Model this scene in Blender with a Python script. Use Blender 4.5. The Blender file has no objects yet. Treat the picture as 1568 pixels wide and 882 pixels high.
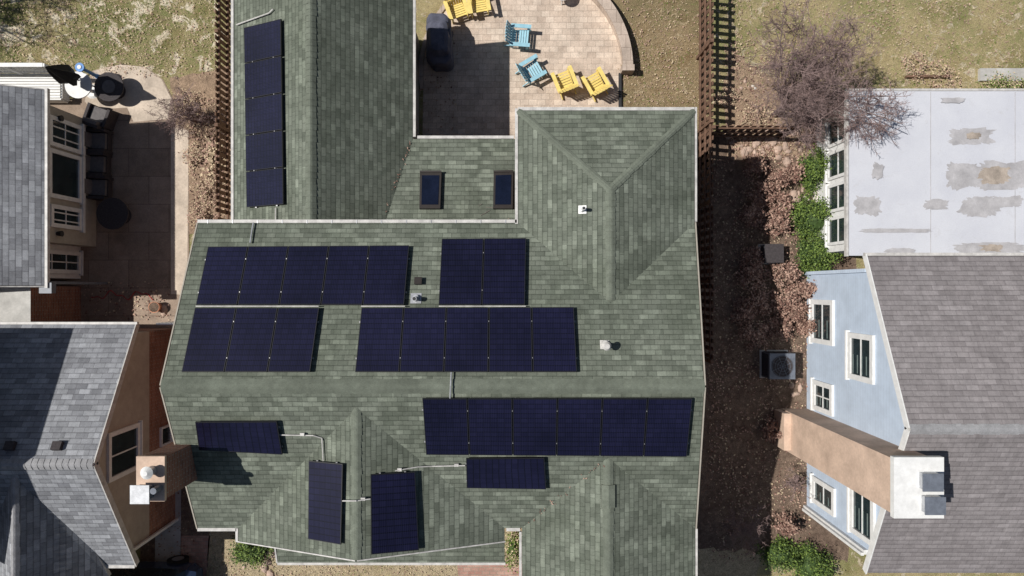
import bpy, math, random
from mathutils import Vector, Matrix, noise
R=random.Random(7)
H=22.0; F=1045.0
def uvpx(px,py): return (px-784)/F, -(py-441)/F
def G(px,py,z=0.0):
    u,v=uvpx(px,py); D=H-z
    return Vector((u*D,v*D,z))
def ON(px,py,pl,off=0.0):
    a,b,c=pl; u,v=uvpx(px,py); D=(H-a-off)/(1+b*u+c*v)
    return Vector((u*D,v*D,H-D))
def nrm(pl): return Vector((-pl[1],-pl[2],1)).normalized()

# ------------------------------------------------ materials
class NT:
    def __init__(s,name):
        s.m=bpy.data.materials.new(name); s.m.use_nodes=True
        s.t=s.m.node_tree; s.n=s.t.nodes; s.l=s.t.links
        s.p=s.n['Principled BSDF']
        s.tc=s.n.new('ShaderNodeTexCoord')
    def set(s,inp,v):
        if isinstance(v,bpy.types.NodeSocket): s.l.new(v,inp)
        elif isinstance(v,(tuple,list)) and len(v)==3 and inp.type=='RGBA': inp.default_value=(*v,1)
        else: inp.default_value=v
    def noise(s,scale,detail=4,rough=.6,vec=None,dist=0):
        n=s.n.new('ShaderNodeTexNoise'); n.inputs['Scale'].default_value=scale
        n.inputs['Detail'].default_value=detail; n.inputs['Roughness'].default_value=rough
        n.inputs['Distortion'].default_value=dist
        s.l.new(vec or s.tc.outputs['Object'],n.inputs['Vector']); return n.outputs['Fac']
    def rr(s,fac,a,b,c=0.,d=1.):
        n=s.n.new('ShaderNodeMapRange'); s.l.new(fac,n.inputs[0])
        for i,x in enumerate((a,b,c,d)): n.inputs[1+i].default_value=x
        return n.outputs[0]
    def mix(s,fac,a,b,mode='MIX'):
        n=s.n.new('ShaderNodeMix'); n.data_type='RGBA'; n.blend_type=mode
        s.set(n.inputs[0],fac); s.set(n.inputs[6],a); s.set(n.inputs[7],b); return n.outputs[2]
    def math(s,op,a,b=0.):
        n=s.n.new('ShaderNodeMath'); n.operation=op; s.set(n.inputs[0],a); s.set(n.inputs[1],b); return n.outputs[0]
    def bump(s,h,strength=.4,dist=.02,prev=None):
        n=s.n.new('ShaderNodeBump'); n.inputs['Strength'].default_value=strength; n.inputs['Distance'].default_value=dist
        s.l.new(h,n.inputs['Height'])
        if prev: s.l.new(prev,n.inputs['Normal'])
        s.l.new(n.outputs[0],s.p.inputs['Normal']); return n.outputs[0]
    def brick(s,c1,c2,cm,w,h,mort=.006,off=.5,vec=None,smooth=.1,sq=1.):
        n=s.n.new('ShaderNodeTexBrick'); n.offset=off; n.squash=sq
        s.set(n.inputs['Color1'],c1); s.set(n.inputs['Color2'],c2); s.set(n.inputs['Mortar'],cm)
        n.inputs['Scale'].default_value=1; n.inputs['Brick Width'].default_value=w; n.inputs['Row Height'].default_value=h
        n.inputs['Mortar Size'].default_value=mort; n.inputs['Mortar Smooth'].default_value=smooth
        s.l.new(vec or s.tc.outputs['UV'],n.inputs['Vector']); return n.outputs['Color'],n.outputs['Fac']
    def done(s,col,rough=.85,spec=.3,metal=0):
        s.set(s.p.inputs['Base Color'],col); s.set(s.p.inputs['Roughness'],rough)
        s.p.inputs['Specular IOR Level'].default_value=spec; s.p.inputs['Metallic'].default_value=metal
        return s.m
def plain(name,c,rough=.7,var=.25,scale=6,bump=0,spec=.3,metal=0):
    t=NT(name); n=t.noise(scale,5); f=t.rr(n,.3,.7,1-var,1+var)
    n2=t.noise(scale*9,3); f2=t.rr(n2,.3,.7,1-var*.4,1+var*.4)
    col=t.mix(1.,c,f,'MULTIPLY'); col=t.mix(1.,col,f2,'MULTIPLY')
    if bump: t.bump(n2,bump,.01)
    return t.done(col,rough,spec,metal)
def shingle(name,c1,c2,cm,w=.23,h=.125,stain=(.66,.68,.64),hi=1.3,gr=.24):
    t=NT(name); uv=t.tc.outputs['UV']
    wn=t.n.new('ShaderNodeTexNoise'); wn.inputs['Scale'].default_value=2.; t.l.new(uv,wn.inputs['Vector'])
    vm=t.n.new('ShaderNodeVectorMath'); vm.operation='MULTIPLY_ADD'; t.l.new(wn.outputs['Color'],vm.inputs[0]); vm.inputs[1].default_value=(.03,.02,0); t.l.new(uv,vm.inputs[2])
    v=vm.outputs[0]
    c,f=t.brick(c1,c2,cm,w,h,.004,.43,v,.3)  # dark joint colour draws the shadow line between shingles
    ma=t.n.new('ShaderNodeMapping'); ma.inputs['Location'].default_value=(.37,0,0); t.l.new(v,ma.inputs[0])
    cb,fb=t.brick((0,0,0),(1,1,1),(.5,.5,.5),w*1.45,h,0,.31,ma.outputs[0])
    c=t.mix(1.,c,t.rr(cb,.6,.95,.94,hi),'MULTIPLY')
    n1=t.noise(.5,7,.7,dist=.5); c=t.mix(t.rr(n1,.42,.72,0,.75),c,t.mix(1.,c,stain,'MULTIPLY'))
    n2=t.noise(60,4,.8); c=t.mix(1.,c,t.rr(n2,.3,.7,1-gr,1+gr),'MULTIPLY')
    n3=t.noise(7,5,.75); c=t.mix(1.,c,t.rr(n3,.3,.7,.84,1.16),'MULTIPLY')
    # faint run-off streaks up and down the slope
    ms=t.n.new('ShaderNodeMapping'); ms.inputs['Scale'].default_value=(2.6,.22,1); t.l.new(uv,ms.inputs[0])
    n4=t.noise(1.6,5,.7,vec=ms.outputs[0]); c=t.mix(1.,c,t.rr(n4,.32,.68,.9,1.1),'MULTIPLY')
    sx=t.n.new('ShaderNodeSeparateXYZ'); t.l.new(v,sx.inputs[0])
    fr=t.math('FRACT',t.math('DIVIDE',sx.outputs[1],h))
    c=t.mix(1.,c,t.rr(fr,0,.25,.68,1.0),'MULTIPLY')  # shade along each butt edge painted in as a darker band
    b=t.bump(t.math('MULTIPLY',f,-.6),.5,.01); t.bump(n2,.3,.007,b)
    return t.done(c,.95,.08)
def capmat(name,c):
    t=NT(name); a=t.noise(4,5,.7); b=t.noise(60,4,.8); d=t.noise(.6,5)
    col=t.mix(1.,c,t.rr(a,.3,.7,.78,1.18),'MULTIPLY'); col=t.mix(1.,col,t.rr(b,.3,.7,.75,1.25),'MULTIPLY'); col=t.mix(1.,col,t.rr(d,.4,.7,1.04,.82),'MULTIPLY')
    t.bump(b,.4,.008); return t.done(col,.95,.08)
def bricks(name,c1,c2,cm,w=.22,h=.075,mort=.008,bstr=.5,rough=.9,off=.5):
    t=NT(name); c,f=t.brick(c1,c2,cm,w,h,mort,off)
    n=t.noise(1.7,6,.7); c=t.mix(1.,c,t.rr(n,.3,.7,.72,1.22),'MULTIPLY')
    n2=t.noise(45,4); c=t.mix(1.,c,t.rr(n2,.3,.7,.8,1.2),'MULTIPLY')
    t.bump(t.math('SUBTRACT',t.math('MULTIPLY',n2,.3),f),bstr,.01)
    return t.done(c,rough,.2)
def lawn(name,straw,green,pale,gb=.5,pb=.62,ps=2.6):
    t=NT(name)
    a=t.noise(.5,6,.65); b=t.noise(ps,7,.7,dist=.8); c=t.noise(34,5,.8); d=t.noise(9,6,.75)
    m=t.math('ADD',t.math('MULTIPLY',a,.55),t.math('MULTIPLY',d,.45))
    col=t.mix(t.rr(m,gb-.05,gb+.05),straw,green)
    col=t.mix(t.rr(b,pb,pb+.03),col,pale)
    e=t.noise(1.3,5,.65); col=t.mix(t.rr(e,.5,.68,0,.7),col,t.mix(1.,col,(.62,.56,.46),'MULTIPLY'))
    col=t.mix(1.,col,t.rr(c,.3,.7,.4,1.6),'MULTIPLY')
    col=t.mix(1.,col,t.rr(d,.3,.7,.65,1.35),'MULTIPLY')
    t.bump(c,1.,.06)
    return t.done(col,.95,.1)
def soil(name,c1,c2,s=5):
    t=NT(name); a=t.noise(s*.25,6,.7); b=t.noise(s*7,6,.8,dist=1.); c=t.noise(s,6,.75,dist=.8)
    col=t.mix(t.rr(a,.35,.65),c1,c2)
    col=t.mix(1.,col,t.rr(b,.3,.7,.35,1.6),'MULTIPLY'); col=t.mix(1.,col,t.rr(c,.3,.7,.6,1.4),'MULTIPLY')
    t.bump(b,1.,.05); return t.done(col,.95,.1)
def panelmat(name):
    t=NT(name); uv=t.tc.outputs['UV']
    c,f=t.brick((.0058,.0058,.020),(.0085,.0085,.027),(.003,.003,.008),1/6,1/12,.007,0,uv,.1)
    sx=t.n.new('ShaderNodeSeparateXYZ'); t.l.new(uv,sx.inputs[0])
    fr=t.math('FRACT',t.math('MULTIPLY',sx.outputs[0],24))
    ln=t.rr(fr,.80,.9,0,1); c=t.mix(t.math('MULTIPLY',ln,.55),c,(.024,.024,.05))
    n=t.noise(.5,3,.6); c=t.mix(1.,c,t.rr(n,.35,.65,.75,1.3),'MULTIPLY')
    return t.done(c,.24,.45)
def siding(name,c,h=.13):
    t=NT(name); sx=t.n.new('ShaderNodeSeparateXYZ'); t.l.new(t.tc.outputs['UV'],sx.inputs[0])
    fr=t.math('FRACT',t.math('DIVIDE',sx.outputs[1],h)); 
    n=t.noise(2,6,.7); col=t.mix(1.,c,t.rr(n,.3,.7,.88,1.08),'MULTIPLY'); col=t.mix(1.,col,t.rr(fr,0,.12,.78,1),'MULTIPLY')
    t.bump(t.math('MULTIPLY',fr,-1.),.4,.012); return t.done(col,.6,.3)
def membrane(name,c):
    t=NT(name); a=t.noise(.8,6,.65); b=t.noise(3.5,7,.75,dist=.7); n=t.noise(30,3)
    col=t.mix(t.rr(a,.4,.65,0,.6),c,(.46,.47,.52)); col=t.mix(t.rr(b,.58,.7,0,.4),col,(.42,.41,.42))
    col=t.mix(1.,col,t.rr(n,.3,.7,.95,1.05),'MULTIPLY'); return t.done(col,.55,.3)

M={}
M['roof']=shingle('green_shingles',(.112,.126,.102),(.168,.185,.152),(.065,.074,.06))
M['cap']=capmat('ridge_cap_shingles',(.142,.158,.128))
M['groof']=shingle('gray_shingles',(.185,.19,.205),(.31,.32,.34),(.11,.11,.12),.3,.15,(.76,.76,.78),1.15)
M['broof']=shingle('brown_gray_shingles',(.215,.197,.2),(.262,.242,.246),(.155,.14,.145),.3,.14,(.86,.85,.85),1.1,.16)
M['bcap']=capmat('gray_ridge_caps',(.28,.28,.29))
M['white']=plain('white_paint',(.68,.68,.67),.5,.1)
M['gut']=plain('white_gutter',(.48,.465,.445),.5,.25)
M['dk']=plain('dark_recess',(.03,.03,.032),.6)
M['brick']=bricks('red_brick',(.22,.09,.06),(.31,.14,.09),(.28,.25,.22))
M['beige']=plain('beige_stucco',(.38,.335,.285),.9,.12,3,.3)
M['peach']=plain('peach_stucco',(.54,.40,.31),.9,.2,1.6,.4)
M['blue']=siding('pale_blue_siding',(.50,.585,.70))
M['tan']=plain('tan_siding',(.36,.33,.28),.8,.1)
M['pv']=panelmat('solar_glass')
M['frame']=plain('black_anodised_frame',(.014,.014,.018),.45,.1,spec=.4)
M['alu']=plain('aluminium',(.30,.30,.31),.4,.1,metal=.5)
M['steel']=plain('galvanised_metal',(.42,.43,.45),.4,.25,metal=.4)
M['glass']=plain('window_glass',(.02,.032,.036),.08,.4,2,spec=.8)
M['blind']=plain('window_blind',(.16,.2,.19),.5,.2)
M['sky']=plain('skylight_glass',(.006,.009,.022),.12,.3,3,spec=.5)
M['skf']=plain('bronze_frame',(.028,.023,.021),.5,.15)
M['conc']=plain('tan_concrete',(.50,.42,.34),.9,.25,1.6,.3)
M['concd']=bricks('shaded_stamped_concrete',(.25,.19,.145),(.33,.255,.2),(.19,.14,.11),1.3,.9,.012,.3)  # patio concrete with the shade of the house put into its colour
M['gconc']=plain('gray_concrete',(.42,.41,.39),.9,.2,2,.3)
M['pav']=bricks('tan_pavers',(.48,.385,.31),(.60,.50,.41),(.36,.29,.235),.27,.19,.006,.4)
M['pavr']=bricks('red_pavers',(.36,.2,.16),(.45,.29,.23),(.3,.25,.2),.24,.12)
M['wallstone']=bricks('wall_cap_stone',(.38,.31,.255),(.48,.395,.33),(.28,.22,.18),.3,.4,.008)
M['wood']=plain('weathered_cedar',(.145,.085,.058),.85,.4,7,.4)
M['bark']=plain('gray_bark',(.19,.145,.135),.9,.3,12)
M['twig']=plain('twigs',(.23,.165,.155),.9,.3,5)
M['bud']=plain('pink_buds',(.30,.20,.185),.9,.3,5)
M['lg1']=plain('leaf_light',(.145,.21,.042),.6,.4,8)
M['lg2']=plain('leaf_dark',(.045,.078,.02),.7,.4,8)
M['dry1']=plain('dry_leaf_light',(.37,.245,.19),.9,.4,8)
M['dry2']=plain('dry_leaf_dark',(.18,.10,.078),.9,.4,8)
M['straw']=plain('straw',(.5,.4,.27),.9,.3,8)
M['rock']=plain('garden_stone',(.42,.31,.25),.9,.3,3,.5)
M['rockw']=plain('pale_stone',(.6,.55,.5),.9,.2,3,.5)
M['cy']=plain('yellow_plastic',(.74,.58,.19),.5,.12)
M['cb']=plain('turquoise_plastic',(.27,.48,.57),.5,.12)
M['navy']=plain('gray_navy_cover',(.085,.088,.12),.8,.3,4,.5)
M['blk']=plain('black_fabric',(.012,.014,.018),.8,.3)
M['dfurn']=plain('dark_wicker',(.05,.043,.045),.8,.3,20,.5)
M['cush']=plain('gray_cushion',(.13,.12,.12),.9,.2,8)
M['bluep']=plain('blue_plastic',(.05,.2,.5),.4)
M['car']=plain('car_paint',(.03,.05,.10),.2,.05,spec=.6)
M['slate']=plain('slate_metal',(.13,.145,.175),.45,.2)
M['tyre']=plain('tyre',(.02,.02,.02),.9)
M['red']=plain('red_hose',(.4,.04,.04),.5)
M['terra']=plain('terracotta',(.45,.2,.12),.8)
M['stain']=plain('roof_stain',(.375,.365,.375),.8,.2,3)
M['stain2']=plain('rust_stain',(.34,.29,.245),.9,.3,4)
M['membrane']=membrane('pale_roof_membrane',(.54,.55,.59))
M['lawn']=lawn('dry_lawn',(.47,.385,.215),(.27,.26,.115),(.58,.50,.36),.515,.57)
M['lawn_l']=lawn('patchy_lawn',(.40,.34,.18),(.22,.225,.095),(.74,.66,.50),.50,.545,1.7)
M['lawn_b']=lawn('thin_brown_lawn',(.34,.255,.15),(.205,.175,.09),(.44,.355,.23),.53,.60)
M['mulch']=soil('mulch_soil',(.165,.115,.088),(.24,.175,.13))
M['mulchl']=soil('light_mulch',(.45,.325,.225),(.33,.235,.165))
M['fronty']=lawn('front_straw',(.50,.41,.27),(.33,.29,.15),(.6,.5,.36),.56,.6)

# ------------------------------------------------ builder
class B:
    def __init__(s,name,parent=None,smooth=False):
        s.name=name; s.v=[]; s.f=[]; s.m=[]; s.uv=[]; s.mats=[]; s.parent=parent; s.smooth=smooth
    def mi(s,k):
        if k not in s.mats: s.mats.append(k)
        return s.mats.index(k)
    def face(s,pts,k,uv=None):
        i=len(s.v); s.v+= [tuple(p) for p in pts]; s.f.append(tuple(range(i,i+len(pts)))); s.m.append(s.mi(k)); s.uv.append(uv)
    def slab(s,pts,n,h0,h1,k,uv=None,side=None,bottom=True):
        n=Vector(n); P=[Vector(p) for p in pts]
        nn=Vector((0,0,0))
        for i in range(len(P)): nn+=(P[i]-P[0]).cross(P[(i+1)%len(P)]-P[0])
        if nn.dot(n)<0: P.reverse(); uv=list(reversed(uv)) if uv else None
        T=[p+n*h1 for p in P]; Bm=[p+n*h0 for p in P]
        s.face(T,k,uv)
        if bottom: s.face(list(reversed(Bm)),side or k)
        for i in range(len(P)):
            j=(i+1)%len(P); s.face([Bm[i],Bm[j],T[j],T[i]],side or k)
    def box(s,x0,x1,y0,y1,z0,z1,k,top=None):
        s.slab([(x0,y0,0),(x1,y0,0),(x1,y1,0),(x0,y1,0)],(0,0,1),z0,z1,top or k,side=k)
    def obox(s,c,sx,sy,sz,rot,k):
        c=Vector(c)
        P=[c+rot@Vector((a*sx/2,b*sy/2,d*sz/2)) for d in(-1,1) for a,b in((-1,-1),(1,-1),(1,1),(-1,1))]
        for q in ((3,2,1,0),(4,5,6,7),(0,1,5,4),(1,2,6,5),(2,3,7,6),(3,0,4,7)): s.face([P[i] for i in q],k)
    def beam(s,a,b,w,h,k):
        a=Vector(a); b=Vector(b); d=b-a; L=d.length; x=d.normalized()
        y=Vector((0,0,1)).cross(x)
        if y.length<1e-4: y=Vector((0,1,0))
        y.normalize(); z=x.cross(y)
        s.obox((a+b)/2,L,w,h,Matrix((x,y,z)).transposed(),k)
    def cyl(s,a,b,r0,r1,seg,k,cap=True):
        a=Vector(a); b=Vector(b); x=(b-a).normalized()
        y=x.orthogonal().normalized(); z=x.cross(y)
        ca=[a+(y*math.cos(t)+z*math.sin(t))*r0 for t in [2*math.pi*i/seg for i in range(seg)]]
        cb=[b+(y*math.cos(t)+z*math.sin(t))*r1 for t in [2*math.pi*i/seg for i in range(seg)]]
        for i in range(seg):
            j=(i+1)%seg; s.face([ca[i],ca[j],cb[j],cb[i]],k)
        if cap: s.face(cb,k); s.face(list(reversed(ca)),k)
    def gable_prism(s,x0,x1,y0,y1,z0,ze,yr,zr,k):
        A=[(x0,y0,z0),(x0,y1,z0),(x0,y1,ze),(x0,yr,zr),(x0,y0,ze)]
        Bq=[(x1,)+p[1:] for p in A]
        s.face(A,k); s.face(list(reversed(Bq)),k)
        for i in range(5):
            j=(i+1)%5; s.face([A[i],A[j],Bq[j],Bq[i]],k)
    def build(s):
        me=bpy.data.meshes.new(s.name); me.from_pydata(s.v,[],s.f)
        for k in s.mats: me.materials.append(M[k])
        me.polygons.foreach_set('material_index',s.m)
        ul=me.uv_layers.new(name='UVMap'); data=[0.0]*(2*len(me.loops))
        Z=Vector((0,0,1))
        for p,uv in zip(me.polygons,s.uv):
            if uv:
                for li,c in zip(p.loop_indices,uv): data[2*li],data[2*li+1]=c
            else:
                n=p.normal
                u=Z.cross(n)
                if u.length<.02: u=Vector((1,0,0))
                u.normalize(); v=n.cross(u)
                for li,vi in zip(p.loop_indices,p.vertices):
                    co=me.vertices[vi].co; data[2*li]=co.dot(u); data[2*li+1]=co.dot(v)
        ul.data.foreach_set('uv',data)
        if s.smooth:
            me.polygons.foreach_set('use_smooth',[True]*len(me.polygons))
        o=bpy.data.objects.new(s.name,me); bpy.context.scene.collection.objects.link(o)
        if s.parent: o.parent=s.parent
        return o
def empty(name):
    e=bpy.data.objects.new(name,None); bpy.context.scene.collection.objects.link(e); return e
def jag(pts,step=.25,amp=.08,seed=0):
    r=random.Random(seed); out=[]
    for i in range(len(pts)):
        a=Vector(pts[i]); b=Vector(pts[(i+1)%len(pts)]); n=max(1,int((b-a).length/step))
        for k in range(n):
            p=a.lerp(b,k/n); out.append(Vector((p.x+r.uniform(-amp,amp),p.y+r.uniform(-amp,amp),p.z)))
    return out
def ground(name,px,lvl,k,j=0,seed=1):
    P=[G(x,y) for x,y in px]
    if j: P=jag(P,.22,j,seed)
    b=B(name); P=[(p.x,p.y,lvl*.004) for p in P]
    a=sum(P[i][0]*P[(i+1)%len(P)][1]-P[(i+1)%len(P)][0]*P[i][1] for i in range(len(P)))
    if a<0: P.reverse()
    b.face(P,k); return b.build()

# ------------------------------------------------ ground
g=B('ground'); g.face([(-200,-200,0),(200,-200,0),(200,200,0),(-200,200,0)],'lawn'); g.build()
ground('patchy_lawn',[(-200,-150),(345,-150),(345,120),(300,150),(230,130),(-200,150)],1,'lawn_l',.05)
ground('thin_lawn',[(935,-60),(1080,-60),(1085,260),(930,260)],1,'lawn_b')
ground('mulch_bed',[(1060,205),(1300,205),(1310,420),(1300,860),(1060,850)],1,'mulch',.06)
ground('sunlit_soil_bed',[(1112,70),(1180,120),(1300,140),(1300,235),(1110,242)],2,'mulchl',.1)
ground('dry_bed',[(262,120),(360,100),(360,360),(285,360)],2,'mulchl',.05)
ground('stamped_patio',[(20,150),(120,152),(142,108),(185,98),(222,102),(250,122),(264,150),(270,190),(289,200),(290,450),(285,510),(20,510)],3,'concd')
ground('sunlit_concrete_strip',[(262,195),(289,200),(287,452),(262,450)],4,'conc')  # sunlit strip of the same concrete, painted as a paler sheet
ground('sunlit_concrete_pad',[(130,155),(145,108),(185,99),(222,103),(248,122),(262,150),(258,182),(205,187),(195,165),(140,168)],4,'conc')  # concrete beyond the house shadow, in the lit tone
ground('side_yard_soil',[(215,500),(400,500),(400,1000),(215,1000)],2,'mulch')
ground('gray_walkway',[(240,700),(278,700),(275,1000),(235,1000)],3,'gconc')
ground('red_paver_walkway',[(278,820),(322,820),(305,1000),(275,1000)],3,'pavr')
ground('front_lawn',[(322,800),(800,800),(800,1050),(305,1050)],3,'fronty',.03)
ground('front_paver_walkway',[(700,862),(800,862),(800,1000),(715,1000)],4,'pavr')
ground('side_lawn',[(1060,838),(1165,845),(1150,1000),(1060,1000)],3,'fronty',.08)
# patio (disc + rectangle) and curved seat wall
C=Vector((.34,6.97)); PR=3.2
pt=[]
for i in range(0,49):
    t=math.radians(-3+i*(186/48)); pt.append((C.x+PR*math.cos(t),C.y+PR*math.sin(t),.012))
pt+= [(-2.9,3.6,.012),(.3,3.6,.012),(C.x+PR,5.75,.012)]
pa=B('paver_patio'); pa.face(pt,'pav'); pa.build()
sw=B('curved_seat_wall')
def arc(b,t0,t1,r0,r1,z0,z1,k,seg=40):
    for i in range(seg):
        a=math.radians(t0+(t1-t0)*i/seg); c=math.radians(t0+(t1-t0)*(i+1)/seg)
        P=[(C.x+r*math.cos(t),C.y+r*math.sin(t),0) for r,t in((r0,a),(r1,a),(r1,c),(r0,c))]
        b.slab(P,(0,0,1),z0,z1,k)
arc(sw,1,75,PR,PR+.26,0,.38,'wallstone'); arc(sw,0,76,PR-.03,PR+.29,.38,.44,'wallstone')
sw.box(C.x+PR-.06,C.x+PR+.32,6.86,7.05,0,.5,'wallstone'); sw.build()
ed=B('patio_edging'); ed.beam((3.47,6.9,.05),(3.47,5.75,.05),.08,.12,'dk'); ed.build()
e2=B('stone_edging'); arc(e2,135,190,PR,PR+.14,0,.07,'wallstone',16); e2.build()

# ------------------------------------------------ main house
house=empty('brick_house')
PN=(5.5525,0,-.376); PS=(7.2475,0,.376)
def roofpart(name,pts,parent,k='roof',t=.14,side='gut'):
    b=B(name,parent); P=[Vector(p) for p in pts]
    b.slab(P,(0,0,1),-t,0,k,side=side); b.build()
def caps(b,A,Bp,n1,n2,k='cap',w=.16,ex=.15,lift=.014):
    A=Vector(A); Bp=Vector(Bp); d=(Bp-A); L=d.length; x=d.normalized(); N=max(1,int(L/ex))
    sides=[]
    for n in(n1,n2):
        n=Vector(n).normalized(); s=x.cross(n).normalized()
        if s.z>0: s=-s
        sides.append((s,n))
    for i in range(N):
        a=A+x*(i*L/N); c=A+x*((i+1)*L/N+.012)
        h0=lift+.012; h1=lift
        jit=R.uniform(-.012,.012)
        up=Vector((0,0,1))
        for s,n in sides:
            q=[a+up*h0*.6,c+up*h1*.6,c+s*w*.3+n*(h1),a+s*w*.3+n*(h0)]
            q2=[a+s*w*.3+n*h0,c+s*w*.3+n*h1,c+s*(w+jit)+n*(h1-.008),a+s*(w+jit)+n*(h0-.006)]
            for qq in(q,q2):
                nn=(qq[1]-qq[0]).cross(qq[2]-qq[0])
                if nn.z<0: qq.reverse()
                b.face(qq,k)
E=4.94
rp=roofpart
rp('roof_back_slope',[(-8.02,-2.254,6.4),(4.39,-2.254,6.4),(4.56,1.63,E),(2.357,-.366,5.69),(.15,1.63,E),(-7.84,1.63,E)],house)
rp('roof_front_slope',[(-8.02,-2.254,6.4),(4.39,-2.254,6.4),(4.56,-5.98,5.0),(2.3,-4.06,5.72),(.25,-5.98,5.0),(-.19,-5.98,5.0),(-3.61,-2.786,6.2),(-6.82,-5.98,5.0),(-7.82,-5.98,5.0)],house)
rp('wing_east_slope',[(2.357,-.366,5.69),(2.357,2.357,5.69),(4.56,4.44,E),(4.56,1.63,E)],house)
rp('wing_west_slope',[(2.357,-.366,5.69),(2.357,2.357,5.69),(.15,4.44,E),(.15,1.63,E)],house)
rp('wing_hip',[(2.357,2.357,5.69),(4.56,4.44,E),(.15,4.44,E)],house)
rp('front_gable_left_slope',[(-3.61,-2.786,6.2),(-6.82,-5.98,5.0),(-6.82,-6.3,5.0),(-3.61,-6.3,6.2)],house)
rp('front_gable_right_slope',[(-3.61,-2.786,6.2),(-.19,-5.98,5.0),(-.19,-6.3,5.0),(-3.61,-6.3,6.2)],house)
rp('right_gable_left_slope',[(2.3,-4.06,5.72),(.25,-5.98,5.0),(.25,-8.9,5.0),(2.3,-8.9,5.72)],house)
rp('right_gable_right_slope',[(2.3,-4.06,5.72),(4.56,-5.98,5.0),(4.56,-8.9,5.0),(2.3,-8.9,5.72)],house)
rp('porch_roof',[(-6.05,-6.15,4.62),(-.19,-6.15,4.62),(-.19,-7.1,4.36),(-6.05,-7.1,4.36)],house)
GX=-5.0; GZ=5.1-.2; GX=-5.056; gW=1.5/2.524; gE=1.5/2.356
rp('garage_west_slope',[(GX,8.2,GZ),(-7.58,8.2,3.4),(-7.58,1.2,3.4),(GX,1.2,GZ)],house)
rp('garage_east_slope',[(GX,8.2,GZ),(-2.7,8.2,3.4),(-2.7,4.06,3.4),(-3.54,1.2,3.935),(GX,1.2,GZ)],house)
rp('link_roof',[(-2.7,4.06,3.4),(.45,4.06,3.4),(.45,1.2,3.935),(-3.54,1.2,3.935)],house)
cp=B('ridge_caps',house)
nN=nrm(PN); nS=nrm(PS); nE=Vector((.34,0,1)).normalized(); nW=Vector((-.34,0,1)).normalized(); nHp=Vector((0,.36,1)).normalized()
caps(cp,(-8.03,-2.254,6.4),(4.4,-2.254,6.4),nN,nS,w=.18)
caps(cp,(2.357,-.3,5.69),(2.357,2.4,5.69),nE,nW,w=.12)
caps(cp,(4.56,4.44,E),(2.357,2.357,5.69),nE,nHp,w=.09)
caps(cp,(.15,4.44,E),(2.357,2.357,5.69),nW,nHp,w=.09)
gl=Vector((-.374,0,1)); gr=Vector((.351,0,1))
caps(cp,(-3.61,-6.3,6.2),(-3.61,-2.8,6.2),gl,gr,w=.12)
caps(cp,(2.3,-8.9,5.72),(2.3,-4.1,5.72),Vector((-.351,0,1)),Vector((.319,0,1)),w=.13)
caps(cp,(GX,1.7,GZ),(GX,8.2,GZ),Vector((-gW,0,1)),Vector((gE,0,1)),w=.15)
cp.build()
# gutters and rakes
gt=B('gutters_and_trim',house)
def gut(a,b,w=.08,h=.10,k='gut'): gt.beam(a,b,w,h,k)
gut((-7.86,1.67,4.90),(.12,1.67,4.90)); gut((.11,1.60,4.90),(.11,4.49,4.90),.07); gut((.15,4.48,4.90),(4.56,4.48,4.90))
gut((4.60,4.52,4.90),(4.60,1.66,4.90),.05)
gut((-7.62,1.62,3.37),(-7.62,8.2,3.37),.07); gut((-2.66,4.12,3.37),(-2.66,8.2,3.37),.07); gut((-2.58,4.11,3.37),(.05,4.11,3.37),.08)
gut((-7.84,-6.02,4.95),(-6.87,-6.02,4.95)); gut((-.14,-6.02,4.95),(.2,-6.02,4.95))
gut((.21,-6.08,4.95),(.21,-8.9,4.95),.06); gut((4.60,-6.0,4.95),(4.60,-8.9,4.95),.05)
gut((-6.07,-7.13,4.31),(-.17,-7.13,4.31),.07); gut((-6.08,-6.3,4.57),(-6.08,-7.1,4.31),.04)
gut((-6.86,-5.99,4.95),(-6.86,-6.33,4.95),.06)
gt.beam((-6.82,-6.32,4.92),(-3.61,-6.32,6.12),.03,.17,'gut'); gt.beam((-.19,-6.32,4.92),(-3.61,-6.32,6.12),.03,.17,'gut')
gt.beam((-8.05,-2.25,6.33),(-7.87,1.62,4.87),.03,.15,'tan'); gt.beam((4.42,-2.25,6.33),(4.59,1.62,4.87),.03,.15,'tan')
gt.beam((-8.05,-2.25,6.33),(-7.85,-5.98,4.93),.03,.15,'tan'); gt.beam((4.42,-2.25,6.33),(4.59,-5.98,4.93),.03,.15,'tan')
for x,y,z in((4.4,4.3,4.8),(4.4,-6.2,4.8),(-7.5,1.4,4.8),(-2.75,4.0,3.2),(-5.9,-6.9,4.2)):
    gt.beam((x,y,0.05),(x,y,z),.07,.07,'white')
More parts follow.
